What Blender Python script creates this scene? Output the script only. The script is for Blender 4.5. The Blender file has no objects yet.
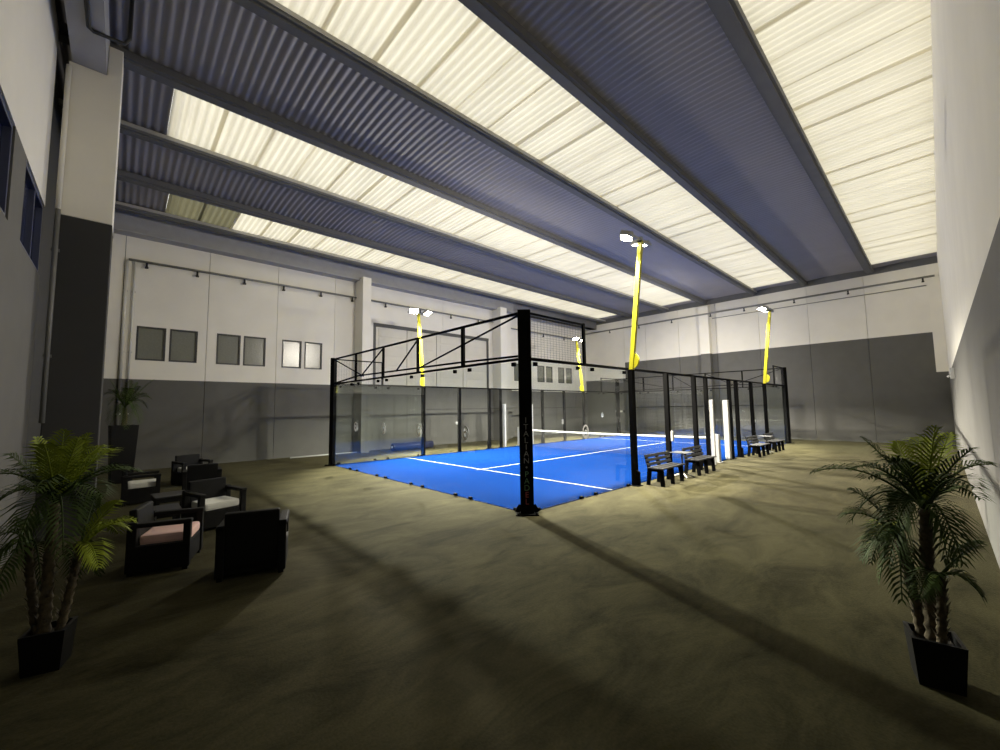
import bpy, bmesh, math, random
from mathutils import Vector, Matrix
R = random.Random(7)
scn = bpy.context.scene
COL = scn.collection
PI = math.pi
rad = math.radians

# ------------------------------------------------------------------ materials
def mat(name, base, rough=0.6, metal=0.0, noise=0.0, scale=8.0, bump=0.0, spec=0.5, base2=None, detail=4.0, obj_coord=True):
    m = bpy.data.materials.new(name); m.use_nodes = True
    nt = m.node_tree; b = nt.nodes['Principled BSDF']
    b.inputs['Base Color'].default_value = (*base, 1)
    b.inputs['Roughness'].default_value = rough
    b.inputs['Metallic'].default_value = metal
    b.inputs['Specular IOR Level'].default_value = spec
    if noise or bump or base2:
        tc = nt.nodes.new('ShaderNodeTexCoord'); nz = nt.nodes.new('ShaderNodeTexNoise')
        nz.inputs['Scale'].default_value = scale; nz.inputs['Detail'].default_value = detail
        nt.links.new(tc.outputs['Object'], nz.inputs['Vector'])
        if noise or base2:
            cr = nt.nodes.new('ShaderNodeValToRGB')
            c2 = base2 or tuple(c * (1 - noise) for c in base)
            cr.color_ramp.elements[0].position = 0.3; cr.color_ramp.elements[1].position = 0.7
            cr.color_ramp.elements[0].color = (*c2, 1)
            cr.color_ramp.elements[1].color = (*base, 1)
            nt.links.new(nz.outputs['Fac'], cr.inputs['Fac']); nt.links.new(cr.outputs['Color'], b.inputs['Base Color'])
        if bump:
            bp = nt.nodes.new('ShaderNodeBump'); bp.inputs['Strength'].default_value = bump; bp.inputs['Distance'].default_value = 0.02
            nt.links.new(nz.outputs['Fac'], bp.inputs['Height']); nt.links.new(bp.outputs['Normal'], b.inputs['Normal'])
    return m

def emis(name, color, strength):
    m = bpy.data.materials.new(name); m.use_nodes = True
    b = m.node_tree.nodes['Principled BSDF']
    b.inputs['Base Color'].default_value = (*color, 1)
    b.inputs['Emission Color'].default_value = (*color, 1)
    b.inputs['Emission Strength'].default_value = strength
    return m

def glass_mat(name, tint, ior=1.45, boost=1.0):
    m = bpy.data.materials.new(name); m.use_nodes = True
    nt = m.node_tree; nt.nodes.clear()
    out = nt.nodes.new('ShaderNodeOutputMaterial'); mx = nt.nodes.new('ShaderNodeMixShader')
    tr = nt.nodes.new('ShaderNodeBsdfTransparent'); gl = nt.nodes.new('ShaderNodeBsdfGlossy')
    lw = nt.nodes.new('ShaderNodeLayerWeight'); lw.inputs['Blend'].default_value = 0.5
    pw = nt.nodes.new('ShaderNodeMath'); pw.operation = 'POWER'; pw.inputs[1].default_value = 5.0
    fr = nt.nodes.new('ShaderNodeMath'); fr.operation = 'MULTIPLY_ADD'; fr.inputs[1].default_value = 0.9; fr.inputs[2].default_value = ((ior - 1) / (ior + 1)) ** 2
    nt.links.new(lw.outputs['Facing'], pw.inputs[0]); nt.links.new(pw.outputs[0], fr.inputs[0])
    tr.inputs['Color'].default_value = (*tint, 1); gl.inputs['Roughness'].default_value = 0.0
    gl.inputs['Color'].default_value = (boost, boost, boost, 1)
    nt.links.new(fr.outputs[0], mx.inputs[0]); nt.links.new(tr.outputs[0], mx.inputs[1]); nt.links.new(gl.outputs[0], mx.inputs[2])
    nt.links.new(mx.outputs[0], out.inputs['Surface'])
    return m

def skylight_mat(name, trans, diff):
    m = bpy.data.materials.new(name); m.use_nodes = True
    nt = m.node_tree; nt.nodes.clear()
    out = nt.nodes.new('ShaderNodeOutputMaterial'); ad = nt.nodes.new('ShaderNodeAddShader')
    tl = nt.nodes.new('ShaderNodeBsdfTranslucent'); df = nt.nodes.new('ShaderNodeBsdfDiffuse')
    tc = nt.nodes.new('ShaderNodeTexCoord'); mp = nt.nodes.new('ShaderNodeMapping'); nz = nt.nodes.new('ShaderNodeTexNoise')
    mp.inputs['Scale'].default_value = (2.2, 0.35, 1)
    nz.inputs['Scale'].default_value = 1.3; nz.inputs['Detail'].default_value = 5
    nt.links.new(tc.outputs['Object'], mp.inputs['Vector']); nt.links.new(mp.outputs[0], nz.inputs['Vector'])
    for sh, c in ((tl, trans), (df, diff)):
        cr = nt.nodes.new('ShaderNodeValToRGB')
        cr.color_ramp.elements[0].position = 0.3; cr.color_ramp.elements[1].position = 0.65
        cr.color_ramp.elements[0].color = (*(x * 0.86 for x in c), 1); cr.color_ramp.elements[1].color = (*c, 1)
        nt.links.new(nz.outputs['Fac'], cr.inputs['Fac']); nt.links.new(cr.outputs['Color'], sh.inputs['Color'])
    nt.links.new(tl.outputs[0], ad.inputs[0]); nt.links.new(df.outputs[0], ad.inputs[1])
    nt.links.new(ad.outputs[0], out.inputs['Surface'])
    return m

M = {}
M['white_wall'] = mat('white_wall', (0.80, 0.77, 0.69), 0.85, noise=0.06, scale=1.2, bump=0.05)
M['grey_wall'] = mat('grey_wall', (0.105, 0.103, 0.095), 0.75, noise=0.12, scale=2.0, bump=0.05)
M['dark_grey_wall_and_shade'] = mat('dark_grey_wall_and_shade', (0.03, 0.03, 0.03), 0.8, noise=0.12, scale=2.0)
M['seam'] = mat('seam', (0.1, 0.1, 0.095), 0.9)
M['blue_sheet'] = mat('blue_sheet', (0.29, 0.275, 0.28), 0.55, noise=0.1, scale=0.7)
M['beam'] = mat('beam', (0.14, 0.14, 0.14), 0.8, noise=0.12, scale=3)
M['beam_lit_lip'] = mat('beam_lit_lip', (0.42, 0.41, 0.38), 0.85, noise=0.1, scale=3)
M['girder'] = mat('girder', (0.36, 0.36, 0.37), 0.8, noise=0.1, scale=3)
M['sky_sheet'] = skylight_mat('sky_sheet', (0.50, 0.475, 0.40), (0.36, 0.345, 0.30))
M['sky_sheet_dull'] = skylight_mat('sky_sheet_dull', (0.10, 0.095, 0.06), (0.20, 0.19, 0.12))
M['turf_blue'] = mat('turf_blue', (0.0024, 0.0155, 0.082), 0.9, noise=0.12, scale=60, bump=0.25, spec=0.0)
M['line_white'] = mat('line_white', (0.25, 0.26, 0.27), 0.8)
M['black_metal'] = mat('black_metal', (0.0015, 0.0015, 0.0015), 0.7, noise=0.2, scale=20, spec=0.04)
M['wire_zinc'] = mat('wire_zinc', (0.10, 0.10, 0.10), 0.5)
M['wire'] = mat('wire', (0.02, 0.02, 0.02), 0.5)
M['yellow'] = mat('yellow', (0.36, 0.335, 0.004), 0.45, noise=0.05, scale=10)
M['white_paint'] = mat('white_paint', (0.40, 0.40, 0.39), 0.5)
M['edge'] = mat('edge', (0.012, 0.014, 0.02), 0.6)
M['net'] = mat('net', (0.015, 0.015, 0.015), 0.8)
M['housing'] = mat('housing', (0.32, 0.32, 0.30), 0.5)
M['lens'] = emis('lens', (1.0, 0.93, 0.74), 60)
M['glass'] = glass_mat('glass', (0.95, 0.972, 0.965), 1.55)
M['sticker'] = mat('sticker', (0.75, 0.75, 0.75), 0.6)
M['chair_black'] = mat('chair_black', (0.0045, 0.0045, 0.0045), 0.6, noise=0.4, scale=60, bump=0.3, spec=0.2)
M['cushion_white'] = mat('cushion_white', (0.62, 0.62, 0.56), 0.9, noise=0.06, scale=12, bump=0.1)
M['cushion_pink'] = mat('cushion_pink', (0.75, 0.5, 0.44), 0.9, noise=0.06, scale=12, bump=0.1)
M['slat'] = mat('slat', (0.013, 0.013, 0.013), 0.5, noise=0.2, scale=15)
M['table_top'] = mat('table_top', (0.06, 0.062, 0.064), 0.45)
M['pot'] = mat('pot', (0.005, 0.005, 0.005), 0.5, spec=0.2, noise=0.2, scale=8)
M['soil'] = mat('soil', (0.02, 0.016, 0.011), 0.95, bump=0.5, scale=40)
M['trunk'] = mat('trunk', (0.11, 0.085, 0.045), 0.9, noise=0.55, scale=22, bump=0.6)
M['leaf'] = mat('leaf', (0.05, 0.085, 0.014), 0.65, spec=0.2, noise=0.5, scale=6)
M['leaf_lit'] = mat('leaf_lit', (0.27, 0.34, 0.022), 0.65, spec=0.2, noise=0.45, scale=6)  # leaf green with light painted in, for the lit fronds
M['pane_navy'] = mat('pane_navy', (0.006, 0.011, 0.045), 0.25)
M['pane_grey'] = mat('pane_grey', (0.17, 0.175, 0.145), 0.22, noise=0.1, scale=16, bump=0.16, spec=0.6)
M['frame_dark'] = mat('frame_dark', (0.03, 0.03, 0.03), 0.5)
M['frame_navy'] = mat('frame_navy', (0.05, 0.06, 0.12), 0.4)
M['pipe'] = mat('pipe', (0.22, 0.22, 0.2), 0.5, noise=0.1)
M['pipe_white'] = mat('pipe_white', (0.6, 0.59, 0.54), 0.5)
M['pipe_grey'] = mat('pipe_grey', (0.16, 0.16, 0.155), 0.5)
M['shutter'] = mat('shutter', (0.66, 0.63, 0.54), 0.6, noise=0.06, scale=2)
M['roll'] = mat('roll', (0.008, 0.014, 0.06), 0.85, noise=0.2, scale=30)
M['cable'] = mat('cable', (0.015, 0.015, 0.015), 0.6)
M['letter_white'] = mat('letter_white', (0.16, 0.16, 0.155), 0.6)
M['letter_green'] = mat('letter_green', (0.07, 0.15, 0.07), 0.6)
M['letter_red'] = mat('letter_red', (0.24, 0.045, 0.045), 0.6)

# floor: worn olive carpet
def floor_mat():
    m = bpy.data.materials.new('floor_carpet'); m.use_nodes = True
    nt = m.node_tree; b = nt.nodes['Principled BSDF']
    tc = nt.nodes.new('ShaderNodeTexCoord')
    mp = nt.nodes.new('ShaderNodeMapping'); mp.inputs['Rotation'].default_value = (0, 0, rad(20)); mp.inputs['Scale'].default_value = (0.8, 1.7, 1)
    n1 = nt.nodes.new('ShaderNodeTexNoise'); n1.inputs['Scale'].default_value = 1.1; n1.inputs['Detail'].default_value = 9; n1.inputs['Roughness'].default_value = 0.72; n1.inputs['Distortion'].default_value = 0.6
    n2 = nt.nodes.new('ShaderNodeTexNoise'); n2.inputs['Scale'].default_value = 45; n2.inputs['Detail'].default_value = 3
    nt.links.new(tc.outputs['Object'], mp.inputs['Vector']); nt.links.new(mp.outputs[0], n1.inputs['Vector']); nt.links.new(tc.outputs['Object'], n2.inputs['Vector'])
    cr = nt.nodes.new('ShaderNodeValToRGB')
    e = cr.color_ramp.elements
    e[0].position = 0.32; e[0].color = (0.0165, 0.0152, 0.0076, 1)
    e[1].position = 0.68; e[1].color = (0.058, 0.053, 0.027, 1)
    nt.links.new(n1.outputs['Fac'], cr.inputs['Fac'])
    mx = nt.nodes.new('ShaderNodeMix'); mx.data_type = 'RGBA'; mx.blend_type = 'MULTIPLY'; mx.inputs['Factor'].default_value = 0.5
    nt.links.new(cr.outputs['Color'], mx.inputs['A'])
    c2 = nt.nodes.new('ShaderNodeValToRGB'); c2.color_ramp.elements[0].position = 0.3; c2.color_ramp.elements[1].position = 0.7
    c2.color_ramp.elements[0].color = (0.55, 0.55, 0.55, 1)
    nt.links.new(n2.outputs['Fac'], c2.inputs['Fac']); nt.links.new(c2.outputs['Color'], mx.inputs['B'])
    nt.links.new(mx.outputs['Result'], b.inputs['Base Color'])
    bp = nt.nodes.new('ShaderNodeBump'); bp.inputs['Strength'].default_value = 0.2; bp.inputs['Distance'].default_value = 0.02
    nt.links.new(n2.outputs['Fac'], bp.inputs['Height']); nt.links.new(bp.outputs['Normal'], b.inputs['Normal'])
    b.inputs['Roughness'].default_value = 0.9; b.inputs['Specular IOR Level'].default_value = 0.04; b.inputs['Specular Tint'].default_value = (1, .93, .66, 1)
    b.inputs['Sheen Weight'].default_value = 0.22; b.inputs['Sheen Roughness'].default_value = 0.2; b.inputs['Sheen Tint'].default_value = (1, .92, .62, 1)
    return m
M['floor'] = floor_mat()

# ------------------------------------------------------------------ mesh builder
class MB:
    def __init__(s): s.bm = bmesh.new(); s.mi = 0
    def _new(s, verts):
        for v in verts:
            for f in v.link_faces: f.material_index = s.mi
    def box(s, c, d, rot=None, bevel=0.0):
        vs = bmesh.ops.create_cube(s.bm, size=1.0)['verts']
        for v in vs: v.co = Vector((v.co.x * d[0], v.co.y * d[1], v.co.z * d[2]))
        if bevel:
            es = list({e for v in vs for e in v.link_edges})
            r = bmesh.ops.bevel(s.bm, geom=es, offset=bevel, segments=2, affect='EDGES', profile=0.6)
            vs = list({v for f in r['faces'] for v in f.verts} | {v for v in vs if v.is_valid})
        if rot is not None:
            mt = rot if isinstance(rot, Matrix) else Matrix.Rotation(rot, 3, 'Z')
            for v in vs: v.co = mt @ v.co
        for v in vs: v.co += Vector(c)
        s._new(vs); return vs
    def bx(s, x0, x1, y0, y1, z0, z1, bevel=0.0):
        return s.box(((x0 + x1) / 2, (y0 + y1) / 2, (z0 + z1) / 2), (abs(x1 - x0), abs(y1 - y0), abs(z1 - z0)), bevel=bevel)
    def bar(s, a, b, w, h=None, up=(0, 0, 1)):
        a = Vector(a); b = Vector(b); d = b - a; L = d.length; d.normalize()
        u = Vector(up)
        if abs(d.dot(u)) > 0.99: u = Vector((1, 0, 0))
        x = d.cross(u).normalized(); y = x.cross(d).normalized()
        mt = Matrix((x, d, y)).transposed()
        return s.box((a + b) / 2, (w, L, h or w), rot=mt)
    def tube(s, pts, r, n=10, caps=True):
        pts = [Vector(p) for p in pts]; rs = r if isinstance(r, (list, tuple)) else [r] * len(pts)
        rings = []; prev = None
        for i, p in enumerate(pts):
            d = (pts[min(i + 1, len(pts) - 1)] - pts[max(i - 1, 0)]).normalized()
            if prev is None:
                x = d.cross(Vector((0, 0, 1)) if abs(d.z) < 0.95 else Vector((1, 0, 0))).normalized()
            else:
                x = (prev - d * prev.dot(d)).normalized()
            prev = x; y = d.cross(x)
            rings.append([s.bm.verts.new(p + (x * math.cos(2 * PI * k / n) + y * math.sin(2 * PI * k / n)) * rs[i]) for k in range(n)])
        for a, b in zip(rings, rings[1:]):
            for k in range(n):
                f = s.bm.faces.new((a[k], a[(k + 1) % n], b[(k + 1) % n], b[k])); f.material_index = s.mi; f.smooth = True
        if caps:
            for rg in (rings[0][::-1], rings[-1]):
                f = s.bm.faces.new(rg); f.material_index = s.mi
    def prism(s, poly, axis, t0, t1):
        def P(a, b, t): return {'x': (t, a, b), 'y': (a, t, b), 'z': (a, b, t)}[axis]
        v0 = [s.bm.verts.new(P(a, b, t0)) for a, b in poly]; v1 = [s.bm.verts.new(P(a, b, t1)) for a, b in poly]
        n = len(poly)
        fs = [s.bm.faces.new(v0[::-1]), s.bm.faces.new(v1)] + [s.bm.faces.new((v0[k], v0[(k + 1) % n], v1[(k + 1) % n], v1[k])) for k in range(n)]
        for f in fs: f.material_index = s.mi
        return v0 + v1
    def face(s, pts, smooth=False):
        f = s.bm.faces.new([s.bm.verts.new(p) for p in pts]); f.material_index = s.mi; f.smooth = smooth
    def xf(s, m):
        bmesh.ops.transform(s.bm, matrix=m, verts=s.bm.verts)
    def build(s, name, mats, parent=None, loc=None, recalc=True):
        if recalc: bmesh.ops.recalc_face_normals(s.bm, faces=s.bm.faces)
        me = bpy.data.meshes.new(name); s.bm.to_mesh(me); s.bm.free()
        for m in (mats if isinstance(mats, (list, tuple)) else [mats]): me.materials.append(m)
        o = bpy.data.objects.new(name, me); COL.objects.link(o)
        if parent is not None: o.parent = parent
        if loc is not None: o.location = loc
        return o

def tag(o, label, cat, group=None):
    o['label'] = label; o['category'] = cat
    if group: o['group'] = group
    return o
def thing(name, label, cat, loc=(0, 0, 0), rz=0.0, group=None):
    o = bpy.data.objects.new(name, None); o.empty_display_size = 0.2; COL.objects.link(o)
    o.location = loc; o.rotation_euler = (0, 0, rz)
    return tag(o, label, cat, group)
def struct(o): o['kind'] = 'structure'; return o
def dup(root, loc, rz, label, group=None):
    r = root.copy(); COL.objects.link(r); r.location = loc; r.rotation_euler = (0, 0, rz)
    r['label'] = label
    if group: r['group'] = group
    for ch in list(root.children):
        c = ch.copy(); COL.objects.link(c); c.parent = r
        for g in list(ch.children):
            d = g.copy(); COL.objects.link(d); d.parent = c
    return r

# ------------------------------------------------------------------ room (metres; court corner at the origin)
XW, XE, YS, YN, YN2 = -6.95, 23.1, -5.95, 14.0, 14.8
ZP = 5.5                                        # paint line on west / east walls
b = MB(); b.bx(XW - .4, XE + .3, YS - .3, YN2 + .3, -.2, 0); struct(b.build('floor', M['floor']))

# west wall (behind the big column), with two dark blue windows
b = MB(); b.mi = 0
W = [(-0.20, 1.75), (2.55, 4.36)]; ZS = 4.33
for y0, y1 in ((YS - .2, W[0][0]), (W[0][1], W[1][0]), (8.0, YN + .2)):
    b.bx(XW - .25, XW, y0, y1, 0, ZP)
b.mi = 2; b.bx(XW - .25, XW - .2, W[1][1], 8.0, 0, 8.7); b.mi = 0  # recess beside the column; its shade is painted in as dark grey
for y0, y1 in W: b.bx(XW - .25, XW, y0, y1, 0, ZS)
b.mi = 1; b.bx(XW - .25, XW, YS - .2, W[1][1], ZP, 8.7); b.bx(XW - .25, XW, 8.0, YN + .2, ZP, 8.7)
b.mi = 2; b.bx(XW - .45, XW - .26, YS - .2, YN2 + .3, 8.4, 9.6)  # strip added to block the sky; dark tone paints the shaded gap
struct(b.build('wall_west', [M['grey_wall'], M['white_wall'], M['dark_grey_wall_and_shade']]))
for i, (y0, y1) in enumerate(W):
    w = thing('window_%d' % (i + 1), ['dark blue window high on the grey wall at far left edge', 'dark blue window with a mullion beside the big column'][i], 'window', (XW - .1, (y0 + y1) / 2, ZS)); struct(w)
    h = ZP - ZS; d = (y1 - y0) / 2
    b = MB()
    for yy in (-d + .03, d - .03): b.box((.03, yy, h / 2), (.10, .06, h))
    for zz in (.03, h - .03): b.box((.03, 0, zz), (.10, 2 * d - .12, .06))
    b.box((.03, .12, h / 2), (.09, .06, h - .12))
    b.build('frame', M['frame_navy'], w)
    b = MB(); b.box((0, 0, h / 2), (.02, 2 * d - .1, h - .1)); b.build('pane', M['pane_navy'], w)

# south wall (beside the camera)
b = MB(); b.mi = 0; b.bx(XW - .2, XE + .2, YS - .25, YS, 0, 3.3)
b.mi = 1; b.bx(XW - .2, XE + .2, YS - .25, YS, 3.3, 9.6)
struct(b.build('wall_south', [M['grey_wall'], M['white_wall']]))

# north wall: precast panels with thin joints, window openings left as real openings
WINZ = (3.94, 5.18)
WINS = [(-5.57, -4.74), (-4.63, -3.78), (-3.16, -2.34), (-2.23, -1.41), (-0.77, 0.04), (0.17, 0.95)]
def panel_wall(b, x0, x1, zlow, ztop, y0, wins, matlow=0, mathigh=1):
    b.mi = matlow; b.bx(x0, x1, y0, y0 + .2, 0, zlow)
    b.mi = mathigh
    ws = [w for w in wins if x0 < (w[0] + w[1]) / 2 < x1]
    if not ws:
        b.bx(x0, x1, y0, y0 + .2, zlow, ztop); return
    b.bx(x0, x1, y0, y0 + .2, zlow, WINZ[0]); b.bx(x0, x1, y0, y0 + .2, WINZ[1], ztop)
    e = [x0] + [v for w in ws for v in w] + [x1]
    for k in range(0, len(e), 2): b.bx(e[k], e[k + 1], y0, y0 + .2, WINZ[0], WINZ[1])
b = MB()
ZN = 3.24
for x0, x1 in ((-7.2, -6.0), (-5.985, -3.5), (-3.485, -1.0), (-.985, 1.5), (1.515, 2.55)):
    panel_wall(b, x0, x1, ZN, 8.9, YN, WINS)
# middle bay: opening for the big folding door above the painted base
b.mi = 0; b.bx(2.55, 13.2, YN, YN + .2, 0, ZN)
b.mi = 1; b.bx(2.55, 3.55, YN, YN + .2, ZN, 8.9); b.bx(11.3, 13.2, YN, YN + .2, ZN, 8.9); b.bx(3.55, 7.8, YN, YN + .2, 6.5, 8.9); b.bx(7.815, 11.3, YN, YN + .2, 6.5, 8.9)
WINS2 = [(14.45, 15.25), (15.4, 16.1), (16.9, 17.7), (17.9, 18.65), (19.35, 20.1), (20.35, 21.1)]
for x0, x1 in ((12.9, 14.0), (14.015, 16.5), (16.515, 19.0), (19.015, 21.5), (21.515, 23.4)):
    panel_wall(b, x0, x1, ZN, 8.9, YN2, WINS2)
b.mi = 2; b.bx(-7.2, 2.55, YN + .2, YN + .25, 0, 8.9); b.bx(2.5, 13.3, YN + .3, YN + .35, 0, 8.9); b.bx(13.1, 23.4, YN2 + .2, YN2 + .25, 0, 8.9)
b.mi = 0; b.bx(13.2, 13.4, YN, YN2 + .2, 0, ZN); b.mi = 1; b.bx(13.2, 13.4, YN, YN2 + .2, ZN, 8.9)
struct(b.build('wall_north', [M['grey_wall'], M['white_wall'], M['seam']]))
WL = ['leftmost small wall window above the grey paint line', 'second small wall window from the left', 'third small wall window from the left', 'fourth small wall window from the left', 'small wall window with bright lamp reflections, left of its pair', 'small wall window with bright lamp reflections nearest the court']
WL2 = ['%s of the six small wall windows at the far end of the long wall' % n for n in ('first', 'second', 'third', 'fourth', 'fifth', 'sixth')]
for i, (x0, x1) in enumerate(WINS + WINS2):
    yy = YN if i < 6 else YN2
    w = thing('window_%d' % (i + 3), (WL + WL2)[i], 'window', ((x0 + x1) / 2, yy, WINZ[0])); struct(w)
    d = (x1 - x0) / 2; h = WINZ[1] - WINZ[0]; t = .055
    b = MB()
    for xx in (-d + t / 2, d - t / 2): b.box((xx, .04, h / 2), (t, .10, h))
    for zz in (t / 2, h - t / 2): b.box((0, .04, zz), (2 * d - 2 * t, .10, t))
    b.build('frame', M['frame_dark'], w)
    b = MB(); b.box((0, .06, h / 2), (2 * d - .06, .015, h - .06)); b.build('pane', M['pane_grey'], w)
# folding door, closed, upper half
dr = thing('door_1', 'wide cream folding door in the middle bay of the long wall', 'door', (7.9, YN, ZN)); struct(dr)
b = MB()
for k in range(4):
    xa = -4.35 + k * 1.93
    b.bx(xa + .02, xa + 1.91, .08, .13, 0, 3.1)
    for z0 in (.12, .62, 1.12, 1.62, 2.12, 2.62): b.bx(xa + .25, xa + 1.68, .06, .08, z0, z0 + .40, bevel=.008)
b.build('leaf_panels', M['shutter'], dr)
b = MB(); b.bx(-4.42, 3.45, -.03, .14, 3.1, 3.27); b.bx(-4.42, -4.28, -.02, .14, 0, 3.1); b.bx(3.35, 3.45, -.02, .14, 0, 3.1)
b.build('door_frame', M['seam'], dr)

# pilasters on the north wall
def two_tone_box(name, x0, x1, y0, y1, zl, zt, low, high):
    b = MB(); b.mi = 0; b.bx(x0, x1, y0, y1, 0, zl); b.mi = 1; b.bx(x0, x1, y0, y1, zl, zt)
    return struct(b.build(name, [low, high]))
two_tone_box('trim_1', 2.5, 2.92, 13.1, YN, ZN, 8.5, M['grey_wall'], M['white_wall'])
two_tone_box('trim_2', 11.7, 12.25, 13.2, YN, ZN, 8.5, M['grey_wall'], M['white_wall'])

# east wall
b = MB()
for y0, y1, zl in ((YS - .2, -3.2, 5.48), (-3.185, -.7, 5.48), (-.685, 1.8, 5.48), (1.815, 4.3, 5.48), (4.315, 6.8, 5.48), (6.815, 9.3, 5.48), (9.315, 11.1, 5.48), (11.115, 15.1, 4.2)):
    b.mi = 0; b.bx(XE, XE + .2, y0, y1, 0, zl); b.mi = 1; b.bx(XE, XE + .2, y0, y1, zl, 8.85)
b.mi = 2; b.bx(XE + .2, XE + .25, YS - .2, 15.1, 0, 9.7)
struct(b.build('wall_east', [M['grey_wall'], M['white_wall'], M['seam']]))
two_tone_box('trim_3', 22.65, XE, 4.6, 5.2, 5.48, 8.7, M['grey_wall'], M['white_wall'])
two_tone_box('trim_4', 22.75, XE, YS, -5.55, 3.5, 8.75, M['grey_wall'], M['white_wall'])

# west column
col = thing('column', 'massive wall column, dark grey below and white above', 'column', (-6.47, 4.72, 0))
b = MB(); b.box((0, 0, 2.72), (.68, .66, 5.44), bevel=.015); b.build('column_base', M['dark_grey_wall_and_shade'], col)
b = MB(); b.bx(-.34, .34, -.33, .33, 5.44, 8.22, bevel=.015); b.bx(.145, .34, -.33, .33, 8.2, 8.80, bevel=.01); o = b.build('column_top', M['white_wall'], col); o['label'] = 'white upper part'
p = MB(); p.tube([(-6.80, 4.34, 1.9), (-6.80, 4.34, 5.5)], .035, 12); p.box((-6.80, 4.375, 3.0), (.10, .03, .05)); p.box((-6.80, 4.375, 4.8), (.10, .03, .05))
p.mi = 1; p.tube([(-6.80, 4.34, 5.5), (-6.80, 4.34, 8.1)], .035, 12)
tag(p.build('drainpipe', [M['pipe_grey'], M['white_wall']]), 'grey drainpipe in the corner left of the big column', 'pipe')

# roof girder along the west side
b = MB(); b.bx(-6.77, -6.33, YS, YN, 8.22, 9.0)
struct(b.build('trim_5', M['girder']))

# ------------------------------------------------------------------ roof
ZR = 9.22; PITCH = .177
BE = [(-3.48, .33), (-.62, .30), (1.95, .30), (4.95, .36), (7.62, .30), (10.42, .36), (12.9, .30)]
for i, (yc, wd) in enumerate(BE):
    b = MB()
    b.bx(-7.25, XE, yc - wd / 2, yc + wd / 2, 8.97, 9.13)
    b.bx(-7.25, XE, yc - wd / 2 + .06, yc + wd / 2 - .06, 8.93, 8.97)
    if i in (2, 4, 6):                           # beam lip under the skylight sheets, skylight glow painted as a pale tone
        b.mi = 1; b.bx(-7.25, XE, yc - wd / 2 - .03, yc - wd / 2, 9.03, 9.125)
    struct(b.build('trim_%d' % (6 + i), [M['beam'], M['beam_lit_lip']]))
b = MB(); b.bx(-7.25, XE, 13.62, 14.1, 8.5, 9.25); b.bx(-7.25, 13.3, 13.5, 14.1, 8.42, 8.5); b.bx(13.3, XE, 13.62, YN2 + .2, 8.5, 9.25)
struct(b.build('trim_13', M['girder']))
def sheet_strip(b, x0, x1, y0, y1, z, amp=.028, seg=8, ny=2, sag=0.0):
    n = max(2, int(round((x1 - x0) / PITCH * seg)))
    rows = []
    for j in range(ny + 1):
        t = j / ny; y = y0 + (y1 - y0) * t; dz = sag * 4 * t * (1 - t)
        rows.append([b.bm.verts.new((x0 + (x1 - x0) * i / n, y, z + dz + amp * math.sin(2 * PI * (x0 + (x1 - x0) * i / n) / PITCH))) for i in range(n + 1)])
    for r0, r1 in zip(rows, rows[1:]):
        for i in range(n):
            f = b.bm.faces.new((r0[i], r1[i], r1[i + 1], r0[i + 1])); f.smooth = True; f.material_index = b.mi
def opaque(nm, spans):
    b = MB()
    for x0, x1, y0, y1 in spans: sheet_strip(b, x0, x1, y0, y1, 9.165, amp=.021, sag=.05, ny=6)
    # roof build-up over the sheets keeps the sky out
    for x0, x1, y0, y1 in spans: b.bx(x0, x1, y0 - .02, y1 + .02, 9.30, 9.36)
    return struct(b.build(nm, M['blue_sheet'], recalc=False))
edge = [YS - .25] + [v[0] for v in BE] + [14.1]
skies = {0: (-5.4, 22.2), 2: (-5.4, 22.2), 4: (-5.32, 22.2), 6: (-5.02, 22.2)}
k = 0
for i in range(len(edge) - 1):
    y0, y1 = edge[i], edge[i + 1]
    y0 += 0 if i == 0 else .04; y1 -= .04
    if i in skies:
        xs, xe = skies[i]
        opaque('ceiling', [(-7.25, xs, y0, y1), (xe, XE, y0, y1)])
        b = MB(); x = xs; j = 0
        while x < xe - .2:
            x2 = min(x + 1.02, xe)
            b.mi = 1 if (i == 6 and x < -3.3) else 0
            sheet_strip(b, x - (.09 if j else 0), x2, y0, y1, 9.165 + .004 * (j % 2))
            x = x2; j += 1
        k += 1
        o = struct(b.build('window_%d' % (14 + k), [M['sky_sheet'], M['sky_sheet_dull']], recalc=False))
    else:
        opaque('ceiling', [(-7.25, XE, y0, y1)])
# upstands that close the gap between the wall heads and the sheets
b = MB(); b.bx(XE, XE + .2, YS - .25, 15.1, 8.86, 9.6); b.bx(XW - .45, XE, YN2 + .2, YN2 + .4, 8.4, 9.6); b.bx(13.2, XE + .1, 14.1, YN2 + .4, 9.3, 9.36); b.bx(-7.4, 13.3, 14.05, YN2 + .4, 8.9, 9.36)
struct(b.build('ceiling', M['beam']))

# ------------------------------------------------------------------ pipes
def pipe_run(name, label, pts, r, drops, m):
    b = MB(); t = thing(name, label, 'pipe', pts[0])
    o = Vector(pts[0])
    b.tube([Vector(p) - o for p in pts], r, 8); b.build('tube', m, t)
    for d in drops:
        q = MB(); q.tube([Vector(d) - o, Vector(d) - o + Vector((0, 0, -.18))], .035, 8); q.box(Vector(d) - o + Vector((0, 0, -.19)), (.10, .10, .05))
        q.build('bracket', M['cable'], t)
pipe_run('pipe', 'grey pipe with drop brackets across the long wall, left bay', [(-5.9, 13.88, 7.54), (2.5, 13.88, 7.62)], .045, [(-5.4, 13.88, 7.53), (-3.9, 13.88, 7.53), (-2.3, 13.88, 7.55), (-.8, 13.88, 7.56), (.8, 13.88, 7.58), (2.3, 13.88, 7.6)], M['pipe'])
pipe_run('pipe', 'grey pipe above the folding door, middle bay', [(2.95, 13.88, 7.62), (12.2, 13.88, 7.62)], .045, [(4.1, 13.88, 7.6), (6.2, 13.88, 7.6), (8.3, 13.88, 7.6), (10.4, 13.88, 7.6)], M['pipe'])
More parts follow.
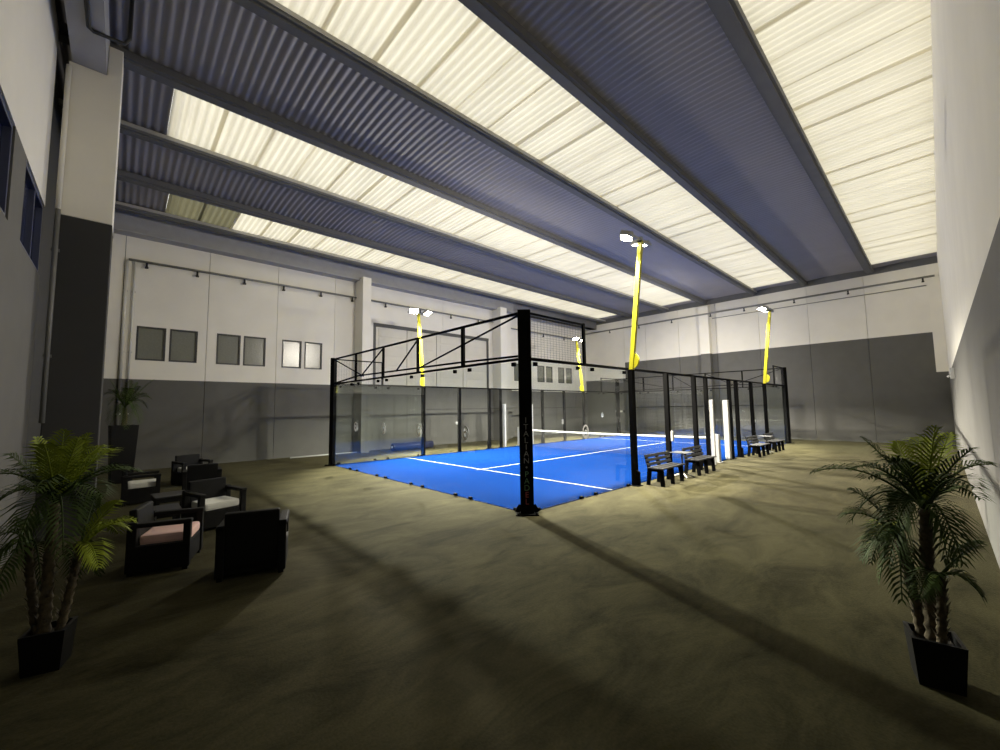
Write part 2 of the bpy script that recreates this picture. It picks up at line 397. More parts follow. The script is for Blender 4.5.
pipe_run('pipe', 'grey pipe along the long wall, far bay', [(13.5, 14.65, 7.62), (22.3, 14.65, 7.62)], .045, [(15, 14.65, 7.6), (17.5, 14.65, 7.6), (20, 14.65, 7.6)], M['pipe'])
pipe_run('pipe', 'grey pipe across the end wall below the roof', [(22.5, -5.8, 8.12), (22.5, 14.5, 8.12)], .05, [(22.5, y, 8.1) for y in (-5.4, -2.6, -.2, 2.4, 4.4, 7.0, 9.5, 12)], M['pipe'])
pipe_run('pipe', 'thin grey line just below the pipe on the end wall', [(23.07, -5.5, 7.82), (23.07, 4.5, 7.86)], .022, [], M['pipe'])  # added thin tube that draws the line under the pipe
for x, lb in ((-5.93, 'pale vertical pipe by the left end of the long wall'), (-5.72, 'slim pale vertical pipe right of the thicker one')):
    b = MB(); rr = .045 if x < -5.8 else .03; b.tube([(x, 13.93, ZN), (x, 13.93, 7.5)], rr, 10); b.mi = 1; b.tube([(x, 13.93, .01), (x, 13.93, ZN)], rr, 10); b.mi = 0
    for z in (2, 4.2, 6.4): b.box((x, 13.97, z), (.13, .05, .05))
    tag(b.build('wall_pipe', [M['pipe_white'], M['grey_wall']]), lb, 'pipe')
b = MB(); b.tube([(-6.52, 2.4, 8.19), (-6.52, 3.24, 8.19), (-6.47, 3.3, 8.19), (-6.1, 3.32, 8.22), (-6.04, 3.32, 8.35), (-6.04, 3.32, 9.1)], .03, 8)
tag(b.build('conduit', M['cable']), 'black conduit hanging under the white roof girder', 'conduit')
b = MB(); b.box((13.2, YS + .05, 2.95), (.16, .10, .34), bevel=.01); b.tube([(13.2, YS + .1, 2.88), (13.2, YS + .16, 2.84)], .03, 8)
tag(b.build('wall_socket', M['white_paint']), 'small white box fixed high on the right wall', 'wall box')

wl = thing('wall_light', 'small round white wall light beside a white plate on the dark end wall', 'wall light', (XE, 11.7, 1.65))
b = MB(); b.tube([(-.10, .22, 0), (0, .22, 0)], .11, 18); b.build('round_lamp', M['white_wall'], wl)
b = MB(); b.box((-.02, -.06, .0), (.04, .30, .12), bevel=.008); b.build('plate', M['white_wall'], wl)
b = MB(); b.box((-.04, -.36, .0), (.08, .14, .20), bevel=.01); b.build('switch_box', M['frame_dark'], wl)
b = MB(); b.bx(-.02, -.001, -.30, .24, -.09, -.07); b.build('cable_duct', M['pipe'], wl)

# ------------------------------------------------------------------ court surface
ct = thing('court_turf', 'bright blue synthetic turf of the court with white lines', 'court', (10, 5, 0))
b = MB(); b.bx(-9.99, 9.99, -4.99, 4.99, 0.001, .012); b.build('turf', M['turf_blue'], ct)
def line(x0, x1, y0, y1):
    q = MB(); q.bx(x0 - 10, x1 - 10, y0 - 5, y1 - 5, .012, .015); q.build('court_line', M['line_white'], ct)
line(3.025, 3.075, 0.03, 9.97); line(16.925, 16.975, 0.02, 9.98); line(2.85, 17.15, 4.975, 5.025)

# ------------------------------------------------------------------ enclosure
def clamp(parent, c, along, z, out):
    q = MB(); h = .08 if z > 1 else .06; d = (.09, .06, h) if along == 'x' else (.06, .09, h)
    q.box(c, d, bevel=.008); return q.build('clamp', M['black_metal'], parent)
def glass(parent, axis, a0, a1, fix, out, sticker_at=None):
    """one tempered pane in the parent's frame; axis = run direction"""
    q = MB(); t = .012
    if axis == 'y': q.bx(fix - t / 2, fix + t / 2, a0 + .006, a1 - .006, .02, 2.98)
    else: q.bx(a0 + .006, a1 - .006, fix - t / 2, fix + t / 2, .02, 2.98)
    g = q.build('glass_panel', M['glass'], parent)
    for a in (a0 + .28, a1 - .28):
        for z in (.045, 2.93):
            c = (fix + out * .03, a, z) if axis == 'y' else (a, fix + out * .03, z)
            clamp(g, c, axis, z, out)
    if sticker_at is not None:
        s = MB(); n = 20
        def P(u, w): return (fix + out * .012, sticker_at + u, 1.48 + w) if axis == 'y' else (sticker_at + u, fix + out * .012, 1.48 + w)
        for (cx, cz, ro, ri, t0, t1) in ((0, 0, .165, .125, 0, 360), (.0, -.04, .09, .05, 0, 360)):
            for k in range(n):
                u0 = rad(t0 + (t1 - t0) * k / n); u1 = rad(t0 + (t1 - t0) * (k + 1) / n)
                s.face([P(cx + r * .72 * math.cos(u), cz + r * math.sin(u)) for r, u in ((ri, u0), (ro, u0), (ro, u1), (ri, u1))])
        s.face([P(u, w) for u, w in ((.045, -.09), (.07, -.09), (.07, .09), (.045, .09))])
        o = s.build('logo_sticker', M['sticker'], g); o['label'] = 'white ring logo'
    return g

def corner_post(parent, x, y, sx, sy, lettering=False):
    q = MB(); rz = math.atan2(sy, sx)            # outward diagonal
    rot = Matrix.Rotation(rz, 3, 'Z')
    q.box((x, y, 2.01), (.14, .26, 4.0), rot=rot, bevel=.006)
    q.box((x, y, 3.9), (.135, .255, .19), rot=rot, bevel=.008)
    p = q.build('corner_post', M['black_metal'], parent)
    q = MB(); q.box((x, y, .012), (.36, .44, .022), rot=rot)
    for u, v in ((.14, .18), (.14, -.18), (-.14, .18), (-.14, -.18)):
        d = rot @ Vector((u, v, 0)); q.tube([(x + d.x, y + d.y, .02), (x + d.x, y + d.y, .05)], .02, 8)
    for s in (-1, 1):
        c = rot @ Vector((0, s * .15, 0)); a = rot @ Vector((0, s * .12, 0)); e = rot @ Vector((0, s * .2, 0))
        q.bar((x + a.x, y + a.y, .16), (x + e.x, y + e.y, .03), .012, .10)
    q.build('base_plate', M['black_metal'], p)
    if lettering:
        txt = [(c, 'letter_white') for c in 'ITALIAN'] + [('\u2022', 'letter_white')] + [(c, 'letter_green') for c in 'PAD'] + [(c, 'letter_red') for c in 'EL']
        z = 1.80
        step = 1.56 / (len(txt) - 1)
        for i, (c, m) in enumerate(txt):
            cu = bpy.data.curves.new('letter', 'FONT'); cu.body = c; cu.size = .155; cu.align_x = 'CENTER'; cu.align_y = 'CENTER'; cu.extrude = .002
            to = bpy.data.objects.new('t', cu); COL.objects.link(to)
            bpy.context.view_layer.update()
            me = bpy.data.meshes.new_from_object(to.evaluated_get(bpy.context.evaluated_depsgraph_get()))
            bpy.data.objects.remove(to)
            me.materials.clear(); me.materials.append(M[m])
            o = bpy.data.objects.new('letter', me); COL.objects.link(o); o.parent = p
            n = rot @ Vector((1, 0, 0)); r = rot @ Vector((0, 1, 0))
            mt = Matrix((( r.x, 0, n.x, x + n.x * .0725), (r.y, 0, n.y, y + n.y * .0725), (0, 1, 0, z - i * step), (0, 0, 0, 1)))
            o.matrix_local = mt
    return p

def end_wall(label, flip):
    t = thing('glass_end_wall', label, 'court wall', (20, 10, 0) if flip else (0, 0, 0), PI if flip else 0)
    for k in range(5):
        glass(t, 'y', 2 * k, 2 * k + 2, 0, -1, None if k == 4 or flip else 2 * k + 2 - .08)
    q = MB(); q.bar((0, .05, 3.97), (0, 9.95, 3.97), .05, .05); q.build('top_chord', M['black_metal'], t)
    q = MB(); q.bar((0, .05, 3.03), (0, 9.95, 3.03), .06, .05); q.build('bottom_chord', M['black_metal'], t)
    q = MB(); q.bar((.0, .08, 3.09), (0, 2.2, 3.14), .05, .04); q.bar((0, 2.2, 3.14), (0, 7.8, 3.2), .05, .04); q.bar((0, 7.8, 3.2), (0, 9.92, 3.05), .05, .04)
    q.build('bottom_chord', M['black_metal'], t)
    for y in (2, 4, 6, 8):
        w = .09 if y == 2 else .06
        q = MB(); q.bx(-.03, .03, y - w / 2, y + w / 2, 3.05, 3.95); q.build('strut', M['black_metal'], t)
    for ya, yb in ((.1, 3.9), (4.0, 5.2), (6.0, 7.6), (9.9, 7.4)):
        q = MB(); q.bar((0, ya, 3.94), (0, yb, 3.16), .032); q.build('diagonal', M['black_metal'], t)
    for y, sy in ((0, -1), (10, 1)):
        if y == 0 or True: corner_post(t, 0, y, -1, sy, lettering=(y == 0 and not flip))
    return t
near_end = end_wall('near glass end wall of the court with a black truss on top', False)
far_end = end_wall('far glass end wall of the court by the end wall of the hall', True)

def mesh_panel(parent, x0, x1, z0, z1, dx=.1, dz=.1, r=.0015, m='wire'):
    q = MB()
    n = int(round((z1 - z0) / dz))
    for i in range(n + 1): q.bx(x0, x1, -r, r, z0 + i * dz - r, z0 + i * dz + r)
    n = int(round((x1 - x0) / dx))
    for i in range(n + 1): q.bx(x0 + i * dx - r, x0 + i * dx + r, -r * 3, -r, z0, z1)
    return q.build('mesh_panel', M[m], parent)

def side_fence(label, far):
    # local frame: x along the court, +y into the court; rotated copy for the far side
    t = thing('side_fence', label, 'court fence', (20, 10, 0) if far else (0, 0, 0), PI if far else 0)
    for k, a in enumerate((0, 2, 16, 18)): glass(t, 'x', a, a + 2, 0, -1, (2 - .02) if k == 0 else None)
    for a, e in ((.08, 4.0), (4.0, 8.9), (8.9, 11.3), (11.3, 16), (16, 19.92)):
        q = MB(); q.bar((a, 0, 3.03), (e, 0, 3.03), .06, .06); q.build('top_rail', M['black_metal'], t)
    for a, e in ((4.1, 6), (6, 8), (8, 9), (11.3, 12), (12, 14), (14, 15.9)):
        mesh_panel(t, a, e, .06, 3.0)
        q = MB(); q.bar((a, .0, 2.02), (e, 0, 2.02), .014, .014); q.build('mid_rail', M['black_metal'], t)
    for a, e in ((0.1, 2.0), (18.0, 19.9)):
        mesh_panel(t, a, e, 3.06, 3.97, dx=.1, dz=.05, r=.0016, m='wire_zinc')
        q = MB(); q.bar((a, 0, 3.97), (e, 0, 3.97), .04, .04); q.build('upper_rail', M['black_metal'], t)
    for x in (2.0, 18.0):
        q = MB(); q.bx(x - .035, x + .035, -.04, .02, 3.0, 4.0); q.build('upper_post', M['black_metal'], t)
    for x in (4, 6, 8, 9.0, 11.3, 12.1, 14, 16):
        w = .15 if x in (4, 16) else (.10 if x in (9.0, 11.3) else .13)
        q = MB(); q.bx(x - w / 2, x + w / 2, -.13, -.008, .0, 3.02, bevel=.004)
        p = q.build('post', M['black_metal'], t)
        q = MB(); q.bx(x - .12, x + .12, -.22 if x in (4, 12.1, 8) else -.16, .0, .0, .018)
        if x in (4, 8, 12.1): q.prism([(-.13, .018), (-.21, .018), (-.20, .36), (-.13, .40)], 'x', x - .035, x + .035)
        q.build('base_plate', M['black_metal'], p)
    # white padding on the door posts
    for x, w in (((9.02, .09), (11.1, .09)) if far else ((9.10, .10), (11.05, .17))):
        q = MB(); yo = -.25 if x < 10 and not far else -.10; q.bx(x - w / 2, x + w / 2, yo, yo + (.12 if yo < -.2 else .18), .02, 2.24, bevel=.02); o = q.build('door_post_pad', M['white_paint'], t); o['label'] = 'white padded door post'
    q = MB(); q.box((6.08, -.14, 1.16), (.11, .08, .30), bevel=.01); q.build('lock_box', M['white_paint'], t)
    q = MB(); q.tube([(14.1, -.13, 1.35), (14.1, -.10, 1.35)], .07, 14); q.build('round_cover', M['white_paint'], t)
    return t
side_fence('long black mesh fence of the court beside the benches', False)
side_fence('long black mesh fence on the far side of the court', True)

# net
nt_ = thing('tennis_net', 'low court net with white top tape between white end posts', 'net', (10, 5, 0))
q = MB(); r = .0018
for i in range(22): q.bx(-r, r, -4.9, 4.9, .04 + i * .04 - r, .04 + i * .04 + r)
for i in range(246): q.bx(-r, r, -4.9 + i * .04 - r, -4.9 + i * .04 + r, .03, .86)
q.build('net_mesh', M['net'], nt_)
q = MB()
n = 20
for i in range(n):
    f = lambda y: .90 - .04 * (1 - (y / 4.9) ** 2)
    y0 = -4.9 + 9.8 * i / n; y1 = -4.9 + 9.8 * (i + 1) / n
    q.face([(-.012, y0, f(y0) - .055), (-.012, y1, f(y1) - .055), (-.012, y1, f(y1) + .01), (-.012, y0, f(y0) + .01)])
    q.face([(.012, y0, f(y0) - .055), (.012, y1, f(y1) - .055), (.012, y1, f(y1) + .01), (.012, y0, f(y0) + .01)])
    q.face([(-.012, y0, f(y0) + .01), (-.012, y1, f(y1) + .01), (.012, y1, f(y1) + .01), (.012, y0, f(y0) + .01)])
q.build('net_tape', M['white_paint'], nt_)
for y in (-5.0, 5.0):
    q = MB(); q.bx(-.085, .085, y - .085, y + .085, .02, 1.0, bevel=.015); q.bx(-.14, .14, y - .14, y + .14, .0, .02)
    q.build('net_post', M['white_paint'], nt_)

# ------------------------------------------------------------------ light masts
def mast(x, y, s, label, lens_tilt):
    """s = outward y sign"""
    t = thing('light_mast', label, 'light mast', (x, y, 3.02), 0, 'yellow floodlight masts on the court fence')
    L = 3.38; lean = .40
    top = Vector((0, s * lean, L))
    q = MB(); q.bar((0, 0, .0), top, .11, .10, up=(1, 0, 0)); q.build('pole', M['yellow'], t)
    q = MB(); n = 18; pts = [(s * .0 + s * .22 * math.cos(a), .02 + .22 * math.sin(a) + .21) for a in [(-PI / 2 + PI * k / n) for k in range(n + 1)]]
    q.prism(pts, 'x', -.03, .03)
    h = q.build('hinge_plate', M['yellow'], t)
    q = MB(); q.tube([(-.045, s * .06, .22), (.045, s * .06, .22)], .022, 10); q.build('pivot_bolt', M['housing'], h)
    q = MB(); q.bar(top + Vector((-.55, 0, .02)), top + Vector((.55, 0, .02)), .06, .06); q.bar(top + Vector((0, 0, -.05)), top + Vector((0, 0, .10)), .10)
    q.build('crossarm', M['housing'], t)
    for sx in (-1, 1):
        c = top + Vector((sx * .36, -s * .20, .06))
        d = Vector((sx * lens_tilt, -s * (.55 if s > 0 else .22), -1)).normalized()
        rot = d.to_track_quat('-Z', 'Y').to_matrix()
        q = MB(); q.box(c - d * .02, (.42, .34, .07), rot=rot, bevel=.015)
        for k in range(6): q.box(c - d * .075 + rot @ Vector((-.17 + .068 * k, 0, 0)), (.012, .30, .06), rot=rot)
        q.bar(top + Vector((sx * .36, 0, .02)), c - d * .06, .05, .03)
        f = q.build('floodlight', M['housing'], t)
        q = MB(); q.box(c + d * .022, (.34, .26, .012), rot=rot); o = q.build('lens', M['lens'], f); o['label'] = 'glowing white lens'
        ld = bpy.data.lights.new('floodlight_lamp', 'AREA'); ld.shape = 'RECTANGLE'; ld.size = .34; ld.size_y = .26
        ld.energy = LAMP_W; ld.color = (1.0, .93, .80); ld.spread = rad(175)
        lo = bpy.data.objects.new('floodlight_lamp', ld); COL.objects.link(lo)
        sd = bpy.data.lights.new('floodlight_beam', 'SPOT'); sd.energy = BEAM_W * (3.2 if s > 0 else 1.0); sd.color = (1.0, .93, .78); sd.spot_size = rad(100); sd.spot_blend = .3; sd.shadow_soft_size = .17
        so = bpy.data.objects.new('floodlight_beam', sd); COL.objects.link(so); so.parent = f
        bd = Vector((sx * .08 + (.20 if x < 10 else -.12), -s * ((.62 if x < 10 else .56) if s > 0 else .55), -1)); so.location = c + d * .05; so.rotation_euler = bd.to_track_quat('-Z', 'Y').to_euler()
        lo.parent = f; ad = Vector((sx * .15 + (.06 if x < 10 else 0), -s * 1.0, -.92)); lo.location = c + Vector((0, -s * .24, -.12)); lo.rotation_euler = ad.to_track_quat('-Z', 'Y').to_euler()
    return t
LAMP_W = 375
BEAM_W = 9000
mast(4, -.09, -1, 'tall yellow floodlight mast nearest the front, by the first bench', .12)
mast(16, -.09, -1, 'yellow floodlight mast at the far right, by the distant benches', .25)
mast(4, 10.09, 1, 'yellow floodlight mast on the far side, in front of the folding door', .25)
mast(16, 10.09, 1, 'yellow floodlight mast in the far corner of the court', .25)

# ------------------------------------------------------------------ benches and tables by the fence
def make_bench():
    t = thing('bench', '', 'bench', (0, 0, 0), 0, 'black slatted benches along the court')
    L = 1.36
    for x in (-.57, 0, .57):
        q = MB()
        q.prism([(-.24, 0), (-.16, 0), (-.12, .36), (.10, .36), (.15, 0), (.23, 0), (.19, .43), (.27, .76), (.21, .77), (.12, .43), (-.22, .43)], 'x', x - .035, x + .035)
        q.build('leg_frame', M['black_metal'], t)
    for k in range(3):
        y = -.20 + k * .145
        q = MB(); q.box((0, y, .447), (L, .125, .035), bevel=.008); q.build('seat_slat', M['slat'], t)
    for k in range(3):
        z = .53 + k * .105
        q = MB(); q.box((0, .158 + (z - .53) * .23, z), (L, .03, .075), rot=Matrix.Rotation(rad(-13), 3, 'X'), bevel=.008); q.build('back_slat', M['slat'], t)
    return t
bench = make_bench()
BP = [(4.9, 'nearest black slatted bench, by the first yellow mast'), (7.2, 'second black slatted bench, beside the white door posts'), (13.1, 'third black slatted bench, beyond the white door posts'), (15.45, 'farthest black slatted bench, by the far mast')]
for i, (x, lb) in enumerate(BP):
    if i == 0: bench.location = (x, -.45, 0); bench['label'] = lb
    else: dup(bench, (x, -.45, 0), 0, lb)
def make_table():
    t = thing('side_table', '', 'table', (0, 0, 0), 0, 'small pale side tables between the benches')
    q = MB(); q.box((0, 0, .705), (.5, .5, .022), bevel=.01); q.build('table_top', M['table_top'], t)
    q = MB(); q.tube([(0, 0, .04), (0, 0, .70)], .022, 12); q.build('stem', M['table_top'], t)
    for a in (45, 135, 225, 315):
        q = MB(); c = math.cos(rad(a)); s = math.sin(rad(a))
        q.tube([(c * .02, s * .02, .12), (c * .16, s * .16, .07), (c * .32, s * .32, .02)], [.022, .02, .018], 8); q.build('foot', M['white_paint'], t)
    return t
tb = make_table(); tb.location = (6.05, -.42, 0); tb['label'] = 'small pale table between the two nearest benches'
dup(tb, (14.28, -.42, 0), 0, 'small pale table between the two farthest benches')

# ------------------------------------------------------------------ lounge corner
def make_armchair(cushion):
    t = thing('armchair', '', 'armchair', (0, 0, 0), 0, 'black boxy armchairs in the lounge corner')
    w, d = .76, .66                                # faces -y
    q = MB(); q.bx(-w / 2 + .09, w / 2 - .09, -d / 2 + .02, d / 2 - .06, .05, .33, bevel=.012); q.build('seat_base', M['chair_black'], t)
    q = MB(); q.box((0, d / 2 - .06, .46), (w - .16, .09, .70), rot=Matrix.Rotation(rad(-5), 3, 'X'), bevel=.025); q.build('backrest', M['chair_black'], t)
    for s in (-1, 1):
        q = MB()
        q.bx(s * (w / 2 - .09), s * w / 2, -d / 2, d / 2, .04, .36, bevel=.012)
        q.bx(s * (w / 2 - .09), s * w / 2, -d / 2, -d / 2 + .08, .35, .63, bevel=.012)
        q.bx(s * (w / 2 - .09), s * w / 2, d / 2 - .10, d / 2, .35, .66, bevel=.012)
        q.bx(s * (w / 2 - .10), s * (w / 2 + .005), -d / 2 - .01, d / 2, .585, .645, bevel=.018)
        q.build('armrest', M['chair_black'], t)
        for yy in (-d / 2 + .05, d / 2 - .05):
            q = MB(); q.box((s * (w / 2 - .05), yy, .022), (.06, .06, .044)); q.build('foot', M['chair_black'], t)
    q = MB(); q.box((0, -.04, .405), (w - .20, .54, .13), bevel=.04); q.build('seat_cushion', cushion, t)
    return t
ac = make_armchair(M['cushion_white'])
ac.location = (-4.50, .66, 0); ac.rotation_euler = (0, 0, PI - rad(18)); ac['label'] = 'black boxy armchair nearest the camera, seen from behind'
dup(ac, (-4.55, 3.45, 0), rad(16), 'black boxy armchair with white cushion facing the nearest armchair')
dup(ac, (-4.34, 6.75, 0), PI - rad(6), 'black boxy armchair seen from behind in the back row')
dup(ac, (-4.28, 9.2, 0), rad(18), 'black boxy armchair farthest back near the grey wall')
dup(ac, (-5.45, 7.1, 0), rad(90), 'black boxy armchair with white cushion against the left side, behind the palm')
ap = make_armchair(M['cushion_pink'])
ap.location = (-5.32, 1.72, 0); ap.rotation_euler = (0, 0, rad(72)); ap['label'] = 'black boxy armchair with a pale pink cushion beside the left palm'
def make_low_table():
    t = thing('coffee_table', '', 'table', (0, 0, 0), 0, 'low dark coffee tables between the armchairs')
    q = MB(); q.box((0, 0, .385), (.56, .62, .03), bevel=.008); q.build('table_top', M['slat'], t)
    q = MB()
    for s in (-1, 1): q.bx(s * .22, s * .26, -.29, .29, .28, .37); q.bx(-.26, .26, s * .25, s * .29, .28, .37)
    q.build('apron', M['chair_black'], t)
    for sx in (-1, 1):
        for sy in (-1, 1):
            q = MB(); q.bx(sx * .20, sx * .26, sy * .23, sy * .29, 0, .37, bevel=.005); q.build('leg', M['chair_black'], t)
    return t
lt = make_low_table(); lt.location = (-5.30, 3.7, 0); lt['label'] = 'low dark coffee table behind the pink cushioned armchair'
dup(lt, (-5.05, 5.15, 0), rad(4), 'low dark coffee table farther back, before the back row of armchairs')

# ------------------------------------------------------------------ palms
def frond(parent, pts, leaf_len, m, droop=.35, n=18, width=.015, rnd=None):
    """pts: base, mid, tip of the rachis (world-like local coords)"""
    a, c, e = [Vector(p) for p in pts]
    B = lambda t: a * (1 - t) ** 2 + c * 2 * t * (1 - t) + e * t * t
    q = MB(); q.tube([B(k / 10) for k in range(11)], [.010 * (1 - .8 * k / 10) + .0015 for k in range(11)], 6)
    for i in range(n):
        t = .16 + .84 * i / (n - 1)
        p = B(t); d = (B(min(1, t + .02)) - B(max(0, t - .02))).normalized()
        side = d.cross(Vector((0, 0, 1)))
        if side.length < .05: side = d.cross(Vector((0, 1, 0)))
        side.normalize(); up = side.cross(d).normalized()
        prof = math.sin(PI * min(1, .12 + .86 * t)) ** .6
        for s in (-1, 1):
            l = leaf_len * prof * rnd.uniform(.85, 1.12)
            dr = (side * s * .78 + d * (.55 + .35 * t) + up * rnd.uniform(.10, .32)).normalized()
            p1 = p + dr * l * .5; p2 = p + dr * l + Vector((0, 0, -droop * l * rnd.uniform(.6, 1.3)))
            wv = dr.cross(up).normalized() * width * .5
            if wv.length < 1e-4: continue
            fold = up * width * .18
            q.face([p - wv * .5, p1 - wv + fold, p1 + wv + fold, p + wv * .5])
            q.face([p1 - wv + fold, p2, p1 + wv + fold])
    return q.build('frond', m, parent, recalc=False)

def square_pot(t, w0, w1, h, rz):
    q = MB(); rot = Matrix.Rotation(rz, 3, 'Z')
    def ring(w, z): return [q.bm.verts.new(rot @ Vector((sx * w / 2, sy * w / 2, z))) for sx, sy in ((-1, -1), (1, -1), (1, 1), (-1, 1))]
    rs = [ring(w0, 0), ring(w1, h), ring(w1 - .05, h), ring(w1 - .06, h - .07)]
    q.bm.faces.new(rs[0][::-1])
    for r0, r1 in zip(rs, rs[1:]):
        for k in range(4): q.bm.faces.new((r0[k], r0[(k + 1) % 4], r1[(k + 1) % 4], r1[k]))
    q.bm.faces.new(rs[-1])
    p = q.build('pot', M['pot'], t)
    q = MB(); q.box((0, 0, h - .06), (w1 - .07, w1 - .07, .03), rot=rot, bevel=.008); q.build('soil', M['soil'], t)
    return p
def trunk(t, pts, r0, r1, rnd):
    pts = [Vector(p) for p in pts]; q = MB(); P = []; Rr = []
    N = 26
    for k in range(N + 1):
        u = k / N * (len(pts) - 1); i = min(int(u), len(pts) - 2); f = u - i
        P.append(pts[i].lerp(pts[i + 1], f)); Rr.append((r0 + (r1 - r0) * k / N) * (1.14 if k % 2 else .88))
    q.tube(P, Rr, 9)
    for k in range(2, N, 1):
        for j in range(4):
            an = rnd.uniform(0, 2 * PI); d = Vector((math.cos(an), math.sin(an), 0)); p = P[k] + d * Rr[k] * .7
            s = Vector((-d.y, d.x, 0)) * .014
            q.face([p - s, p + s, p + d * .035 + Vector((0, 0, .06))])
    return q.build('trunk', M['trunk'], t)

def palm(label, loc, pot, trunks, fronds, seed, leaf_len=.24, n=19, grp='potted palms'):
    rnd = random.Random(seed)
    t = thing('potted_palm', label, 'plant', loc, 0, None)
    square_pot(t, *pot)
    for pts, r0, r1 in trunks: trunk(t, pts, r0, r1, rnd)
    for base, tip, lift, m, ll in fronds:
        a = Vector(base); e = Vector(tip); c = (a + e) / 2 + Vector((0, 0, lift))
        frond(t, (a, c, e), (ll or leaf_len) * 1.25, M[m], n=n, rnd=rnd)
    return t
# right palm: local frame, y to the left in the picture is +y
def rp(y, z, dx=0): return (dx, y + 5.44, z)
T1 = [(0.0, 0.0, .27), (.0, .0, .8), (.02, -.02, 1.24)]; T2 = [(.04, .06, .27), (.05, .10, .7), (.08, .13, .98)]; T3 = [(-.06, -.04, .27), (-.08, -.06, .62), (-.1, -.07, .8)]
c1, c2, c3 = Vector(T1[-1]), Vector(T2[-1]), Vector(T3[-1])
FR = [(c1, rp(-4.80, 1.46, -.05), .28, 'leaf', .20), (c1, rp(-5.13, 1.76, .05), .10, 'leaf', .17), (c1, rp(-5.32, 1.72, .30), .10, 'leaf_lit', .17), (c1, rp(-5.55, 1.86, -.05), .03, 'leaf_lit', .20), (c1, rp(-5.62, 1.80, .28), .06, 'leaf_lit', .18),
      (c1, rp(-5.72, 1.72, -.12), .12, 'leaf', .17), (c1, rp(-5.80, 1.60, .10), .2, 'leaf', .17), (c1, rp(-5.70, 1.52, -.55), .25, 'leaf', .19), (c1, rp(-5.3, 1.60, -.55), .3, 'leaf', .18), (c1, rp(-5.45, 1.75, .55), .2, 'leaf_lit', .18), (c1, rp(-5.1, 1.38, .5), .25, 'leaf', .18), (c1, rp(-5.75, 1.30, .45), .25, 'leaf', .17),
      (c1, rp(-5.0, 1.05, .15), .38, 'leaf', .2), (c1, rp(-5.25, .85, -.25), .45, 'leaf', .2), (c1, rp(-5.62, .95, -.2), .35, 'leaf', .18), (c1, rp(-5.2, .95, .4), .4, 'leaf', .2), (c1, rp(-5.55, .8, .3), .45, 'leaf', .18), (c1, rp(-5.08, 1.55, -.3), .25, 'leaf', .19), (c1, rp(-5.3, 1.62, -.15), .15, 'leaf', .18), (c2, rp(-5.3, .6, -.2), .3, 'leaf', .16), (c2, rp(-5.1, .7, .25), .28, 'leaf', .16), (c2, rp(-4.97, 1.12, .0), .16, 'leaf', .17), (c2, rp(-5.02, 1.32, .1), .12, 'leaf', .15), (c2, rp(-5.08, .80, -.05), .22, 'leaf', .16), (c2, rp(-5.16, .62, .05), .26, 'leaf', .14), (c2, rp(-5.2, 1.05, -.35), .18, 'leaf', .16), (c2, rp(-5.15, .9, .4), .2, 'leaf_lit', .16), (c2, rp(-5.3, 1.3, .3), .1, 'leaf', .15),
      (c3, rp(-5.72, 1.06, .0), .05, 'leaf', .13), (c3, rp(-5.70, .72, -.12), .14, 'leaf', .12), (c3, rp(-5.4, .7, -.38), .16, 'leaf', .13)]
palm('potted palm on the right, by the right wall in the foreground', (-1.36, -5.44, 0), (.235, .285, .33, rad(12)), [(T1, .045, .035), (T2, .035, .026), (T3, .03, .024)], FR, 3)
